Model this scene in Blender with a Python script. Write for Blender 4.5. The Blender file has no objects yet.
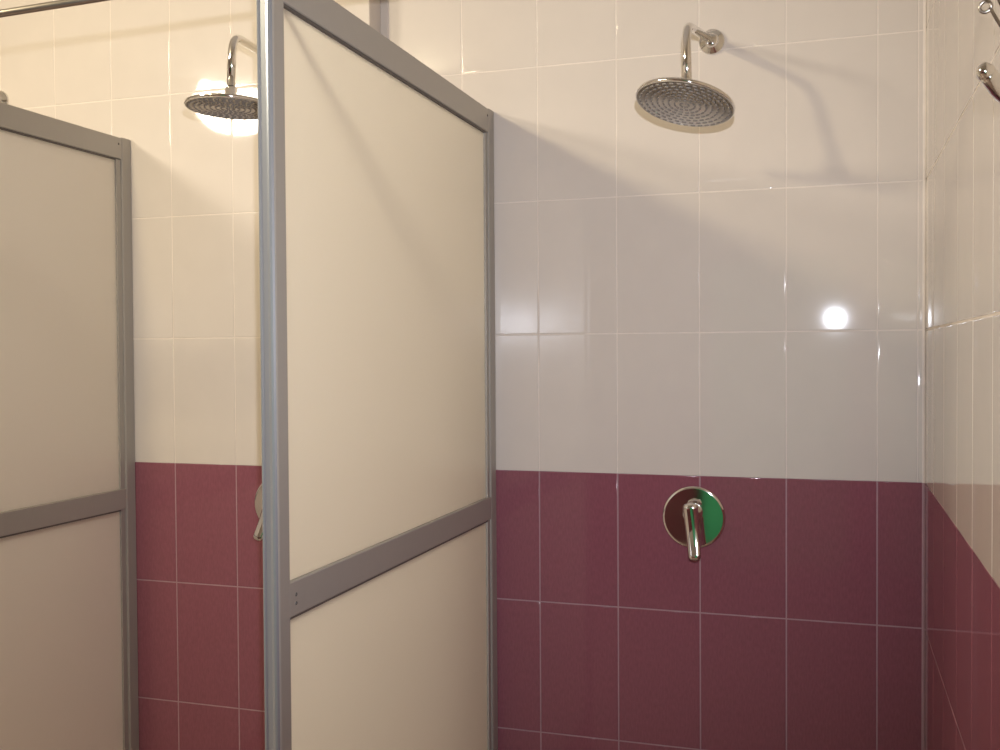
import bpy, math, random
from mathutils import Vector, Matrix

random.seed(7)
S = bpy.context.scene
COL = S.collection
BASE = 1.15                       # height of the purple / cream border above the floor

# ------------------------------------------------------------------ camera
cam = bpy.data.objects.new('camera', bpy.data.cameras.new('camera'))
COL.objects.link(cam)
yaw, pit, rol = -0.3117, -0.0214, -0.0065
cy, sy, cp, sp, cr, sr = math.cos(yaw), math.sin(yaw), math.cos(pit), math.sin(pit), math.cos(rol), math.sin(rol)
fw = Vector((sy * cp, cy * cp, sp)); rt = Vector((cy, -sy, 0)); up = rt.cross(fw)
r2 = cr * rt + sr * up; u2 = -sr * rt + cr * up
M = Matrix((r2, u2, -fw)).transposed().to_4x4()
M.translation = Vector((0.3015, -2.4947, 0.2941 + BASE))
cam.matrix_world = M
cam.data.sensor_width = 36
cam.data.lens = 1030.2 / 1000 * 36
cam.data.clip_start = 0.02
S.camera = cam

# ------------------------------------------------------------------ view, world, lights
S.view_settings.view_transform = 'Standard'
S.view_settings.look = 'None'
S.view_settings.gamma = 1
S.view_settings.use_curve_mapping = False
S.view_settings.exposure = 0.0

w = bpy.data.worlds.new('world'); S.world = w
w.use_nodes = True
w.node_tree.nodes['Background'].inputs[0].default_value = (0.8, 0.78, 0.8, 1)
w.node_tree.nodes['Background'].inputs[1].default_value = 0.1


def light(name, kind, loc, energy, color, **kw):
    d = bpy.data.lights.new(name, kind)
    d.energy = energy; d.color = color
    for k, v in kw.items(): setattr(d, k, v)
    o = bpy.data.objects.new(name, d); COL.objects.link(o); o.location = loc
    return o


# warm bulkhead lamp of the wash room, high up and facing the stalls
lamp = light('stall_light', 'AREA', (-1.56, -2.12, BASE + 1.48), 32, (1.0, 0.87, 0.58), shape='DISK', size=0.19)
lamp.rotation_euler = Vector((-0.15, 0.8, -0.6)).to_track_quat('-Z', 'Y').to_euler()
# added area light, further left, to brighten the partition panels
panel_fill = light('stall_light', 'AREA', (-2.46, -2.12, BASE + 1.56), 53, (1.0, 0.91, 0.75), shape='DISK', size=0.46)
panel_fill.rotation_euler = Vector((0.8, 0.6, -1.2)).to_track_quat('-Z', 'Y').to_euler()
# the photographer's flash, just above the lens
flash = light('camera_flash', 'SPOT', (0.3185, -2.49, BASE + 0.444), 140, (0.78, 0.82, 0.92), shadow_soft_size=0.009, spot_size=math.radians(82), spot_blend=1.0)
flash.rotation_euler = Vector((-0.31, 0.95, 0.03)).to_track_quat('-Z', 'Y').to_euler()


# ------------------------------------------------------------------ materials
def mat(name):
    m = bpy.data.materials.new(name); m.use_nodes = True
    return m, m.node_tree, m.node_tree.nodes['Principled BSDF']


def tile_mat(name, col, var, rough, bump, stretch):
    m, nt, b = mat(name)
    tc = nt.nodes.new('ShaderNodeTexCoord')
    mp = nt.nodes.new('ShaderNodeMapping'); mp.inputs['Scale'].default_value = stretch
    n = nt.nodes.new('ShaderNodeTexNoise'); n.inputs['Scale'].default_value = 1.0; n.inputs['Detail'].default_value = 3
    nt.links.new(tc.outputs['Object'], mp.inputs[0]); nt.links.new(mp.outputs[0], n.inputs['Vector'])
    r = nt.nodes.new('ShaderNodeValToRGB')
    r.color_ramp.elements[0].position = 0.3; r.color_ramp.elements[1].position = 0.7
    r.color_ramp.elements[0].color = tuple(c * (1 - var) for c in col) + (1,)
    r.color_ramp.elements[1].color = tuple(min(1, c * (1 + var)) for c in col) + (1,)
    nt.links.new(n.outputs[0], r.inputs[0]); nt.links.new(r.outputs[0], b.inputs['Base Color'])
    b.inputs['Roughness'].default_value = rough
    b.inputs['IOR'].default_value = 1.5
    # faint waviness of the glaze
    n2 = nt.nodes.new('ShaderNodeTexNoise'); n2.inputs['Scale'].default_value = 7; n2.inputs['Detail'].default_value = 1
    nt.links.new(tc.outputs['Object'], n2.inputs['Vector'])
    bp = nt.nodes.new('ShaderNodeBump'); bp.inputs['Strength'].default_value = bump; bp.inputs['Distance'].default_value = 0.01
    nt.links.new(n2.outputs[0], bp.inputs['Height']); nt.links.new(bp.outputs[0], b.inputs['Normal'])
    return m


def plain(name, col, rough=0.5, metal=0.0, noise=0.05, scale=30, spec=0.5):
    m, nt, b = mat(name)
    n = nt.nodes.new('ShaderNodeTexNoise'); n.inputs['Scale'].default_value = scale; n.inputs['Detail'].default_value = 4
    tc = nt.nodes.new('ShaderNodeTexCoord'); nt.links.new(tc.outputs['Object'], n.inputs['Vector'])
    r = nt.nodes.new('ShaderNodeValToRGB')
    r.color_ramp.elements[0].color = tuple(c * (1 - noise) for c in col) + (1,)
    r.color_ramp.elements[1].color = tuple(min(1, c * (1 + noise)) for c in col) + (1,)
    nt.links.new(n.outputs[0], r.inputs[0]); nt.links.new(r.outputs[0], b.inputs['Base Color'])
    b.inputs['Roughness'].default_value = rough; b.inputs['Metallic'].default_value = metal
    b.inputs['Specular IOR Level'].default_value = spec
    return m


CREAM = tile_mat('cream_tile', (0.60, 0.535, 0.475), 0.012, 0.038, 0.010, (14, 14, 14))
PURPLE = tile_mat('purple_tile', (0.225, 0.076, 0.098), 0.09, 0.07, 0.010, (260, 260, 70))
GROUT = plain('grout', (0.68, 0.60, 0.53), 0.8, noise=0.10, scale=40)
PINKGROUT = plain('pink_grout', (0.33, 0.20, 0.22), 0.8, noise=0.12, scale=40)
PAINT = plain('white_wall_paint', (0.76, 0.74, 0.71), 0.8, noise=0.03)
FLOOR = plain('floor_tile', (0.40, 0.30, 0.27), 0.35, noise=0.12, scale=6)
FRAME = plain('grey_aluminium', (0.37, 0.34, 0.30), 0.42, 0.2, noise=0.02, scale=60)
FRAMEF = plain('bare_aluminium', (0.32, 0.33, 0.345), 0.27, 0.55, noise=0.03, scale=60)
GASKET = plain('dark_gasket', (0.10, 0.085, 0.075), 0.6)
CHROME = plain('chrome', (0.80, 0.78, 0.75), 0.07, 1.0, noise=0.02)
STEEL = plain('brushed_steel', (0.42, 0.38, 0.34), 0.33, 1.0, noise=0.08, scale=90)
NOZZLE = plain('dark_nozzle', (0.23, 0.205, 0.18), 0.4)
PLATE = plain('satin_grey_plate', (0.52, 0.46, 0.39), 0.3, 0.25)
SCREW = plain('screw_steel', (0.13, 0.12, 0.11), 0.4, 0.6)
GREEN = plain('green_door_paint', (0.11, 0.92, 0.44), 0.5, noise=0.05)
DARK = plain('dark_door_frame', (0.02, 0.016, 0.015), 0.5)


def panel_mat():
    m = bpy.data.materials.new('milky_panel'); m.use_nodes = True
    nt = m.node_tree; nt.nodes.clear()
    out = nt.nodes.new('ShaderNodeOutputMaterial')
    df = nt.nodes.new('ShaderNodeBsdfDiffuse'); tr = nt.nodes.new('ShaderNodeBsdfTranslucent')
    gl = nt.nodes.new('ShaderNodeBsdfGlossy'); gl.inputs['Roughness'].default_value = 0.28
    tc = nt.nodes.new('ShaderNodeTexCoord'); n = nt.nodes.new('ShaderNodeTexNoise'); n.inputs['Scale'].default_value = 3
    nt.links.new(tc.outputs['Object'], n.inputs['Vector'])
    r = nt.nodes.new('ShaderNodeValToRGB')
    r.color_ramp.elements[0].color = (0.86, 0.80, 0.72, 1); r.color_ramp.elements[1].color = (0.89, 0.83, 0.75, 1)
    nt.links.new(n.outputs[0], r.inputs[0])
    nt.links.new(r.outputs[0], df.inputs[0])
    tr.inputs[0].default_value = (0.97, 0.94, 0.90, 1)
    mx = nt.nodes.new('ShaderNodeMixShader'); mx.inputs[0].default_value = 0.88
    nt.links.new(df.outputs[0], mx.inputs[1]); nt.links.new(tr.outputs[0], mx.inputs[2])
    fr = nt.nodes.new('ShaderNodeFresnel'); fr.inputs[0].default_value = 1.3
    m2 = nt.nodes.new('ShaderNodeMixShader')
    nt.links.new(fr.outputs[0], m2.inputs[0]); nt.links.new(mx.outputs[0], m2.inputs[1]); nt.links.new(gl.outputs[0], m2.inputs[2])
    nt.links.new(m2.outputs[0], out.inputs[0])
    return m


PANEL = panel_mat()


# ------------------------------------------------------------------ mesh helpers
class MB:
    def __init__(self):
        self.v, self.f, self.m, self.s = [], [], [], []

    def face(self, idx, mi=0, smooth=False):
        self.f.append(idx); self.m.append(mi); self.s.append(smooth)

    def add(self, p):
        self.v.append(tuple(p)); return len(self.v) - 1

    def box(self, a, b, mi=0):
        x0, y0, z0 = a; x1, y1, z1 = b
        i = [self.add(p) for p in ((x0, y0, z0), (x1, y0, z0), (x1, y1, z0), (x0, y1, z0), (x0, y0, z1), (x1, y0, z1), (x1, y1, z1), (x0, y1, z1))]
        for q in ((0, 3, 2, 1), (4, 5, 6, 7), (0, 1, 5, 4), (1, 2, 6, 5), (2, 3, 7, 6), (3, 0, 4, 7)):
            self.face([i[k] for k in q], mi)

    def prism(self, outline, fn, a, b, mi=0, smooth=False):
        """extrude a closed 2D outline; fn(u, v, t) -> point; t from a to b"""
        n = len(outline)
        A = [self.add(fn(u, v, a)) for u, v in outline]; B = [self.add(fn(u, v, b)) for u, v in outline]
        for k in range(n):
            self.face([A[k], A[(k + 1) % n], B[(k + 1) % n], B[k]], mi, smooth)
        self.face(A[::-1], mi); self.face(B, mi)

    def lathe(self, prof, origin=(0, 0, 0), axis=(0, 0, 1), seg=48, mi=0, mis=None, smooth=True):
        ax = Vector(axis).normalized()
        e1 = ax.orthogonal().normalized(); e2 = ax.cross(e1); o = Vector(origin)
        rings = []
        for r, h in prof:
            if r < 1e-6:
                rings.append([self.add(o + ax * h)])
            else:
                rings.append([self.add(o + ax * h + r * (math.cos(2 * math.pi * k / seg) * e1 + math.sin(2 * math.pi * k / seg) * e2)) for k in range(seg)])
        for j in range(len(rings) - 1):
            A, B = rings[j], rings[j + 1]; mm = mis[j] if mis else mi
            for k in range(seg):
                k2 = (k + 1) % seg
                if len(A) == 1 and len(B) == 1: continue
                if len(A) == 1: self.face([A[0], B[k], B[k2]], mm, smooth)
                elif len(B) == 1: self.face([A[k], A[k2], B[0]], mm, smooth)
                else: self.face([A[k], A[k2], B[k2], B[k]], mm, smooth)

    def tube(self, pts, rad, seg=20, mi=0, cap=True):
        pts = [Vector(p) for p in pts]
        rads = rad if isinstance(rad, (list, tuple)) else [rad] * len(pts)
        t = (pts[1] - pts[0]).normalized(); n = t.orthogonal().normalized(); rings = []
        for i, p in enumerate(pts):
            if i == 0: t2 = (pts[1] - pts[0]).normalized()
            elif i == len(pts) - 1: t2 = (pts[-1] - pts[-2]).normalized()
            else: t2 = (pts[i + 1] - pts[i - 1]).normalized()
            n = t.rotation_difference(t2) @ n; t = t2; b = t.cross(n)
            rings.append([self.add(p + rads[i] * (math.cos(2 * math.pi * k / seg) * n + math.sin(2 * math.pi * k / seg) * b)) for k in range(seg)])
        for A, B in zip(rings, rings[1:]):
            for k in range(seg):
                self.face([A[k], A[(k + 1) % seg], B[(k + 1) % seg], B[k]], mi, True)
        if cap:
            self.face(rings[0][::-1], mi); self.face(rings[-1], mi)

    def build(self, name, mats, parent=None):
        me = bpy.data.meshes.new(name)
        me.from_pydata(self.v, [], self.f)
        if not isinstance(mats, (list, tuple)): mats = [mats]
        for m in mats: me.materials.append(m)
        for p, mi, s in zip(me.polygons, self.m, self.s):
            p.material_index = mi; p.use_smooth = s
        me.update()
        o = bpy.data.objects.new(name, me); COL.objects.link(o)
        if parent: o.parent = parent
        return o


def tag(o, label, cat, group=None):
    o['label'] = label; o['category'] = cat
    if group: o['group'] = group
    return o


def struct(o):
    o['kind'] = 'structure'; return o


def empty(name, loc):
    o = bpy.data.objects.new(name, None); COL.objects.link(o); o.location = loc; o.empty_display_size = 0.1
    return o


def children(o):
    return [c for c in bpy.data.objects if c.parent == o]


def copy_tree(o, parent=None):
    c = o.copy(); COL.objects.link(c)
    if parent: c.parent = parent
    for ch in children(o):
        copy_tree(ch, c)
    return c


def bez(pts, n=10, r=0.03):
    """polyline with rounded corners of radius r"""
    P = [Vector(p) for p in pts]; out = [P[0]]
    for i in range(1, len(P) - 1):
        a, b, c = P[i - 1], P[i], P[i + 1]
        ra = min(r, (a - b).length * .49); rc = min(r, (c - b).length * .49)
        s = b + (a - b).normalized() * ra; e = b + (c - b).normalized() * rc
        for k in range(n + 1):
            t = k / n
            out.append((1 - t) ** 2 * s + 2 * t * (1 - t) * b + t * t * e)
    out.append(P[-1])
    return out


# ------------------------------------------------------------------ tiled walls
ROWZ = [-1.15, -1.0, -0.667, -0.3345, -0.0045, 0.340, 0.674, 1.008, 1.345, 1.60]


def tiled(mb, U, fn, rowz=ROWZ, split=None):
    """tiles between the joints U and the rows; fn(u, z, d) -> point, d = depth out of the wall.
    material slots: 0 pale grout, 1 cream, 2 purple, 3 pink grout"""
    g = 0.0017; bv = 0.0018; dep = 0.0009
    for za, zb, gm in ((rowz[0], -0.004, 3), (-0.004, rowz[-1], 0)):
        mb.face([mb.add(fn(u, z, -dep)) for u, z in ((U[0], za), (U[-1], za), (U[-1], zb), (U[0], zb))], gm)
    for r in range(len(rowz) - 1):
        z0, z1 = rowz[r], rowz[r + 1]
        mi = 1 if z0 > -0.02 else 2
        us = list(U)
        if split and mi == 1: us = sorted(us + split)
        for u0, u1 in zip(us, us[1:]):
            gz0 = 0.0005 if abs(z0 + .0045) < 1e-4 else g
            gz1 = 0.0005 if abs(z1 + .0045) < 1e-4 else g
            gg = g if mi == 2 else 0.0014
            a0, a1, b0, b1 = u0 + gg, u1 - gg, z0 + gz0, z1 - gz1
            # slight lippage and tilt of each tile
            tu = random.uniform(-.0012, .0012); tz = random.uniform(-.0010, .0010); cu, cz = (a0 + a1) / 2, (b0 + b1) / 2
            rings = []
            for ins, d in ((0, -dep), (0, -bv * .42), (bv * .12, -bv * .25), (bv * .35, -bv * .10), (bv * .65, -bv * .02), (bv, 0)):
                rings.append([mb.add(fn(u, z, d + (tu * (u - cu) + tz * (z - cz)))) for u, z in
                              ((a0 + ins, b0 + ins), (a1 - ins, b0 + ins), (a1 - ins, b1 - ins), (a0 + ins, b1 - ins))])
            for A, B in zip(rings, rings[1:]):
                for k in range(4):
                    mb.face([A[k], A[(k + 1) % 4], B[(k + 1) % 4], B[k]], mi, True)
            mb.face(rings[-1], mi)


XR = 0.501        # right wall
STEP = -0.825     # where the left bays' wall steps forward
YL = -0.070
XL, YF, ZC = -4.2, -4.6, 2.75

mb = MB()
mainj = [-0.8205, -0.804 + 0.0] + [-0.6 + 0.2 * k for k in range(6)] + [XR - 0.001]
mainj = [-0.826, -0.804, -0.6, -0.4, -0.2, 0.0, 0.2, 0.4, XR - 0.001]
tiled(mb, mainj, lambda u, z, d: (u, -d, z + BASE), split=[0.4855])
leftj = sorted([STEP] + [-1.031] + [-1.231 - 0.1925 * k for k in range(0, 16)])
leftj = [XL + 0.001] + [u for u in leftj if u > XL + .03]
tiled(mb, leftj, lambda u, z, d: (u, YL - d, z + BASE))
# the return of the step
i = [mb.add(p) for p in ((STEP, YL + .001, 0), (STEP, 0.02, 0), (STEP, 0.02, ZC), (STEP, YL + .001, ZC))]
mb.face(i, 1)
# masonry behind
mb.box((XL, 0.0025, 0), (XR, 0.12, ZC), 0)
struct(mb.build('wall_back', [GROUT, CREAM, PURPLE, PINKGROUT]))

mb = MB()
rj = [-0.002, -0.206, -0.406, -0.62] + [-0.82 - 0.2 * k for k in range(19)]
rj = sorted([u for u in rj if u > YF + .05] + [YF])
tiled(mb, rj, lambda u, z, d: (XR - d, u, z + BASE))
mb.box((XR + 0.0025, YF, 0), (XR + 0.12, 0.12, ZC), 0)
struct(mb.build('wall_right', [GROUT, CREAM, PURPLE, PINKGROUT]))

mb = MB()
q = [(XR - .0002, -.0002), (XR - .0062, -.0002), (XR - .0035, -.0014), (XR - .0014, -.0035), (XR - .0002, -.0062)]
mb.prism(q, lambda u, v, t: (u, v, t), 0, BASE - .0045, 1)
mb.prism(q, lambda u, v, t: (u, v, t), BASE - .0045, ZC - .001, 0)
struct(mb.build('trim_1', [GROUT, PINKGROUT]))

mb = MB(); mb.box((XL - 0.12, YF, 0), (XL, 0.12, ZC)); struct(mb.build('wall_left', PAINT))
mb = MB()
DX0, DX1, DH = -0.50, 0.40, 2.05
mb.box((XL - .12, YF - 0.12, 0), (DX0 - .06, YF, ZC)); mb.box((DX1 + .06, YF - 0.12, 0), (XR + .12, YF, ZC))
mb.box((DX0 - .06, YF - 0.12, DH + .06), (DX1 + .06, YF, ZC))
mb.box((XL, YF - .001, 0), (DX0 - .06, YF + .008, BASE), 1); mb.box((DX1 + .06, YF - .001, 0), (XR, YF + .008, BASE), 1)
struct(mb.build('wall_front', [PAINT, PURPLE]))
mb = MB(); mb.box((XL - .12, YF - .12, -0.1), (XR + .12, 0.12, 0)); struct(mb.build('floor', FLOOR))
mb = MB(); mb.box((XL - .12, YF - .12, ZC), (XR + .12, 0.12, ZC + 0.1)); struct(mb.build('ceiling', PAINT))

# the green door behind the camera
door = empty('door_1', ((DX0 + DX1) / 2, YF, 0)); struct(door)


def local(o, p):
    return Vector(p) - o.location


mb = MB(); hw = (DX1 - DX0) / 2
mb.box((-hw, -.05, .005), (hw, -.01, DH))
for x0, x1, z0, z1 in ((-hw + .12, hw - .12, .2, .9), (-hw + .12, hw - .12, 1.05, 1.9)):
    mb.box((x0, -.012, z0), (x1, -.004, z1))
mb.build('door_leaf', GREEN, door)
mb = MB()
mb.box((-hw - .058, -.10, 0), (-hw - .002, .03, DH + .058)); mb.box((hw + .002, -.10, 0), (hw + .058, .015, DH + .058)); mb.box((-hw - .002, -.10, DH + .004), (hw + .002, .015, DH + .058))
mb.build('door_frame', DARK, door)
mb = MB()
mb.lathe([(0, 0), (.025, 0), (.025, .006), (.010, .008), (.010, .045), (0, .045)], (hw - .07, -.01, 1.0), (0, 1, 0), 24)
mb.tube([(hw - .07, .03, 1.0), (hw - .19, .03, 1.0)], .009)
mb.build('door_handle', CHROME, door)

# ------------------------------------------------------------------ partitions
PX = -0.514       # right face of the partition beside the right shower
ZT = BASE + 0.903


def make_partition(dtop=0.0, dmid=0.0):
    ZT = BASE + 0.903 + dtop; ZM = BASE + dmid
    root = empty('shower_partition', (PX - 0.012, 0, 0))
    x0, x1 = -0.012, 0.012
    L0, L1 = -1.054, -0.042              # between the posts
    # front post: side channel with a beaded front
    fp = MB(); xf = -.0165
    out = [(x1, L0), (x1, -1.0835), (x1 - .0012, -1.0870), (x1 - .0040, -1.0895), (x1 - .0075, -1.0905), (x1 - .0105, -1.0895), (x1 - .0120, -1.0870),
           (x1 - .0140, -1.0862), (xf + .006, -1.0862), (xf + .0045, -1.0880), (xf + .0025, -1.0885), (xf + .0006, -1.0875), (xf, -1.085), (xf, L0)]
    fp.prism(out, lambda u, v, t: (u, v, t), 0.0, ZT + .004)
    for k in range(2, len(out) - 3): fp.m[k] = 1
    fp.build('front_post', [FRAME, FRAMEF], root)
    rp = MB()
    rp.prism([(x1, -.002), (x1, -.036), (x1 - .002, -.040), (x0 + .002, -.040), (x0, -.036), (x0, -.002)][::-1], lambda u, v, t: (u, v, t), 0.0, ZT + .002)
    rp.prism([(x1 - .004, -.0405), (x1 - .004, -.058), (x0 + .004, -.058), (x0 + .004, -.0405)][::-1], lambda u, v, t: (u, v, t), 0.10, ZT - .060)
    rp.build('wall_post', [FRAME], root)

    def rail(name, z0, z1, a=L0 + .0005, b=L1 + .0005):
        m = MB()
        m.prism([(x1 - .0015, z0), (x1, z0 + .0015), (x1, z1 - .0015), (x1 - .0015, z1), (x0 + .0015, z1), (x0, z1 - .0015), (x0, z0 + .0015), (x0 + .0015, z0)],
                lambda u, v, t: (u, t, v), a, b)
        o = m.build(name, FRAME, root)
        g = MB()
        if name != 'bottom_rail':
            g.box((x0 + .003, a, z0 - .004), (x1 - .003, b - .018, z0 - .0002))
            g.build('gasket', GASKET, o)
        return o
    top = rail('top_rail', ZT - .058, ZT)
    mid = rail('middle_rail', ZM - .1235, ZM - .0675)
    rail('bottom_rail', .10, .155)
    for (y, z, pr) in ((-.052, ZT - .018, top), (-1.034, ZM - .090, mid), (-1.034, ZM - .104, mid)):
        s = MB()
        s.lathe([(0, .0014), (.0018, .0013), (.0030, .0004), (.0032, 0)], (x1, y, z), (1, 0, 0), 16)
        s.build('screw', SCREW, pr)
    for nm, z0, z1 in (('upper_panel', ZM - .0673, ZT - .0622), ('lower_panel', .1552, ZM - .1277)):
        m = MB(); m.box((-.003, L0 + .0004, z0), (.003, -.0584, z1)); m.build(nm, PANEL, root)
    return root


part = make_partition()
tag(part, 'milky partition with grey frame and tall front post, left of the round green-sided mixer', 'partition', 'shower partitions')
p2 = make_partition(-.013, -.006)
p2.location = (-1.553 - 0.012, YL, 0)
tag(p2, 'milky partition with grey frame cut off by the left edge of the view', 'partition', 'shower partitions')

# ------------------------------------------------------------------ curtain rod
RY, RZ = -1.0990, BASE + 0.8765
rod = empty('curtain_rod', (PX, RY, RZ))
m = MB(); m.tube([(XL + .004 - PX, 0, (XL + .004 - PX) * .0200), (XR - .004 - PX, 0, (XR - .004 - PX) * .0200)], .0062, 20); m.build('rod', STEEL, rod)
m = MB(); m.lathe([(.006, 0), (.006, .002), (.022, .002), (.022, .006), (0, .006)], (XR - .0085 - PX, 0, (XR - PX) * .0200), (1, 0, 0), 24); m.build('end_flange', CHROME, rod)
tag(rod, 'thin dark metal rod crossing the top left corner above the partition', 'curtain rod')


# ------------------------------------------------------------------ showers
def make_shower(flange, bend, head, normal, swirl):
    """flange, bend, head: absolute points; normal: up-axis of the head disc"""
    root = empty('wall_shower', flange)
    O = Vector(flange); B = Vector(bend) - O; H = Vector(head) - O; n = Vector(normal).normalized()
    m = MB()
    m.lathe([(.030, -.0002), (.0305, .004), (.028, .009), (.018, .012), (.0155, .016), (.0150, .022), (.0125, .024), (0, .024)], (0, 0, 0), (0, -1, 0), 40)
    m.build('flange', CHROME, root)
    joint = H + n * .020
    m = MB(); m.tube(bez([(0, -.020, 0), B, joint + Vector((0, 0, .016))], 14, .042), .0095, 24); m.build('arm', CHROME, root)
    m = MB()
    m.lathe([(0, .022), (.0105, .021), (.0135, .017), (.0135, .004), (.017, .001), (.019, -.006), (.019, -.012), (0, -.012)], joint, tuple(n), 32)
    m.build('swivel_nut', CHROME, root)
    R = .1035
    m = MB()
    m.lathe([(0, .0065), (.022, .0065), (.030, .0050), (.080, .0020), (R - .005, .0002), (R - .001, -.0012), (R, -.003), (R, -.0065), (R - .0010, -.0080), (R - .0022, -.0085), (0, -.0085)], H, tuple(n), 96)
    disc = m.build('spray_disc', CHROME, root)
    # underside: steel plate with rings of rubber nozzles
    m = MB()
    m.lathe([(0, -.0093), (R - .003, -.0093), (R - .0026, -.0086)], H, tuple(n), 96, mi=0)
    e1 = n.cross(Vector((0, 1, 0))).normalized(); e2 = n.cross(e1)
    for ring in range(1, 9):
        rr = .0120 * ring - .003
        cnt = 5 + ring * 4
        for k in range(cnt):
            a = 2 * math.pi * (k + .5 * (ring % 2)) / cnt + swirl * ring
            w_ = 2 * math.pi / cnt * .30
            # short raised arc of a nozzle slot
            pts = []
            for q in range(4):
                aa = a - w_ + 2 * w_ * q / 3
                pts.append(H + (e1 * math.cos(aa) + e2 * math.sin(aa)) * rr - n * .0098)
            m.tube(pts, .0019, 6, mi=1)
    m.build('spray_plate', [PLATE, NOZZLE], disc)
    return root


sh = make_shower((0.031, 0, BASE + 1.027), (0.009, -.292, BASE + .983), (0.013, -.336, BASE + .813), (0.175, 0.235, 0.956), .13)
tag(sh, 'chrome rain shower on the right with tilted round head above the green-sided mixer', 'shower', 'wall showers')
sh2 = make_shower((-1.035, YL, BASE + 1.027), (-1.02, -.395, BASE + 1.036), (-1.022, -.405, BASE + .872), (0.02, 0.03, 0.999), .21)
tag(sh2, 'chrome rain shower of the left stall, head half hidden by the tall grey post', 'shower', 'wall showers')
sh3 = copy_tree(sh2); sh3.location = (-2.000, YL, BASE + 1.035)
tag(sh3, 'chrome shower whose wall flange peeks over the left partition at the left edge', 'shower', 'wall showers')


# ------------------------------------------------------------------ mixers
def make_mixer(loc, tilt):
    root = empty('shower_mixer', loc)
    R = .0755
    m = MB()
    m.lathe([(R - .001, -.0002), (R, .002), (R - .001, .0045), (R - .0035, .0062), (R - .0055, .0068), (R - .0065, .00685), (R - .0075, .00688), (.0, .0070)], (0, 0, 0), (0, -1, 0), 72)
    m.build('wall_plate', CHROME, root)
    m = MB()
    m.lathe([(.0225, .0070), (.0225, .030), (.0205, .034), (0, .035)], (0, 0, .012), (0, -1, 0), 40)
    m.build('cartridge_sleeve', CHROME, root)
    # lever: rounded bar sweeping down and out
    m = MB()
    c, s = math.cos(tilt), math.sin(tilt)
    rings = []
    N = 26
    for i in range(N + 1):
        t = i / N
        L = .033 - .137 * t
        wv = .0180 - .003 * t
        th = .0125 - .0045 * t
        # rounded ends
        e = min(t / .10, (1 - t) / .09, 1)
        k = math.sqrt(max(0, 1 - (1 - e) ** 2)); wv *= max(k, .05); th *= max(k, .05)
        off = .046 + .020 * t - .006 * math.sin(math.pi * t)
        ring = []
        for q in range(24):
            a = 2 * math.pi * q / 24
            ca, sa = math.cos(a), math.sin(a)
            x = math.copysign(abs(ca) ** .65, ca) * wv; y = math.copysign(abs(sa) ** .8, sa) * th
            X, Z = x * c - L * s * -1 * -1, L * c + x * s
            X = x * c - L * s
            ring.append(m.add((X, -off + y, Z + .012 * (1 - t) * 0 + .010)))
        rings.append(ring)
    for A, B in zip(rings, rings[1:]):
        for q in range(24): m.face([A[q], B[q], B[(q + 1) % 24], A[(q + 1) % 24]], 0, True)
    m.face(rings[0], 0, True); m.face(rings[-1][::-1], 0, True)
    m.build('lever', CHROME, root)
    return root


mx = make_mixer((-.0145, 0, BASE - .104), 0.11)
tag(mx, 'round chrome mixer with green right half on the purple tiles of the right stall', 'mixer', 'shower mixers')
mx2 = make_mixer((-1.0985, YL, BASE - .104), -0.30)
tag(mx2, 'chrome mixer of the left stall, only edge and lever tip showing beside post', 'mixer', 'shower mixers')

# ------------------------------------------------------------------ fittings on the right wall
hk = empty('wall_hook', (XR, -1.190, BASE + .584))
m = MB(); m.lathe([(.024, -.0002), (.0245, .003), (.021, .007), (0, .008)], (0, 0, 0), (-1, 0, 0), 32); m.build('hook_plate', CHROME, hk)
m = MB()
path = bez([(-.006, 0, 0), (-.018, -.016, .004), (-.028, -.031, .011), (-.036, -.038, .019)], 8, .012)
nn = len(path)
m.tube(path, [.0125 - .0030 * (k / (nn - 1)) for k in range(nn)], 24)
m.lathe([(0, -.0105), (.0070, -.0085), (.0105, 0), (.0070, .0085), (0, .0105)], (-.0365, -.0385, .0195), (-.6, -.5, .6), 24)
m.build('hook_prong', CHROME, hk)
tag(hk, 'stubby chrome hook on the right wall, cut by the right edge of the view', 'hook')

wr = empty('wire_rack', (XR, -1.150, BASE + .664))
m = MB(); m.box((-.003, -.040, -.012), (-.0002, .030, .012)); m.build('back_strip', CHROME, wr)
for dy, dz in ((0.0, 0.0), (-.042, .004)):
    m = MB()
    ctr = Vector((-.033, -.048 + dy, .021 + dz))
    ax = Vector((.95, -.30, 0)); e2_ = Vector((0, 0, 1))
    loop = [ctr + .0062 * (math.cos(a) * ax + math.sin(a) * e2_) for a in [math.radians(d) for d in range(-30, 331, 20)]]
    m.tube([(-.0035, .005 + dy * .6, .005), (-.012, -.008 + dy * .8, .010 + dz)] + loop, .0020, 12)
    m.build('wire_arm', STEEL, wr)
tag(wr, 'thin wire rack with looped ends in the top right corner of the view', 'rack')
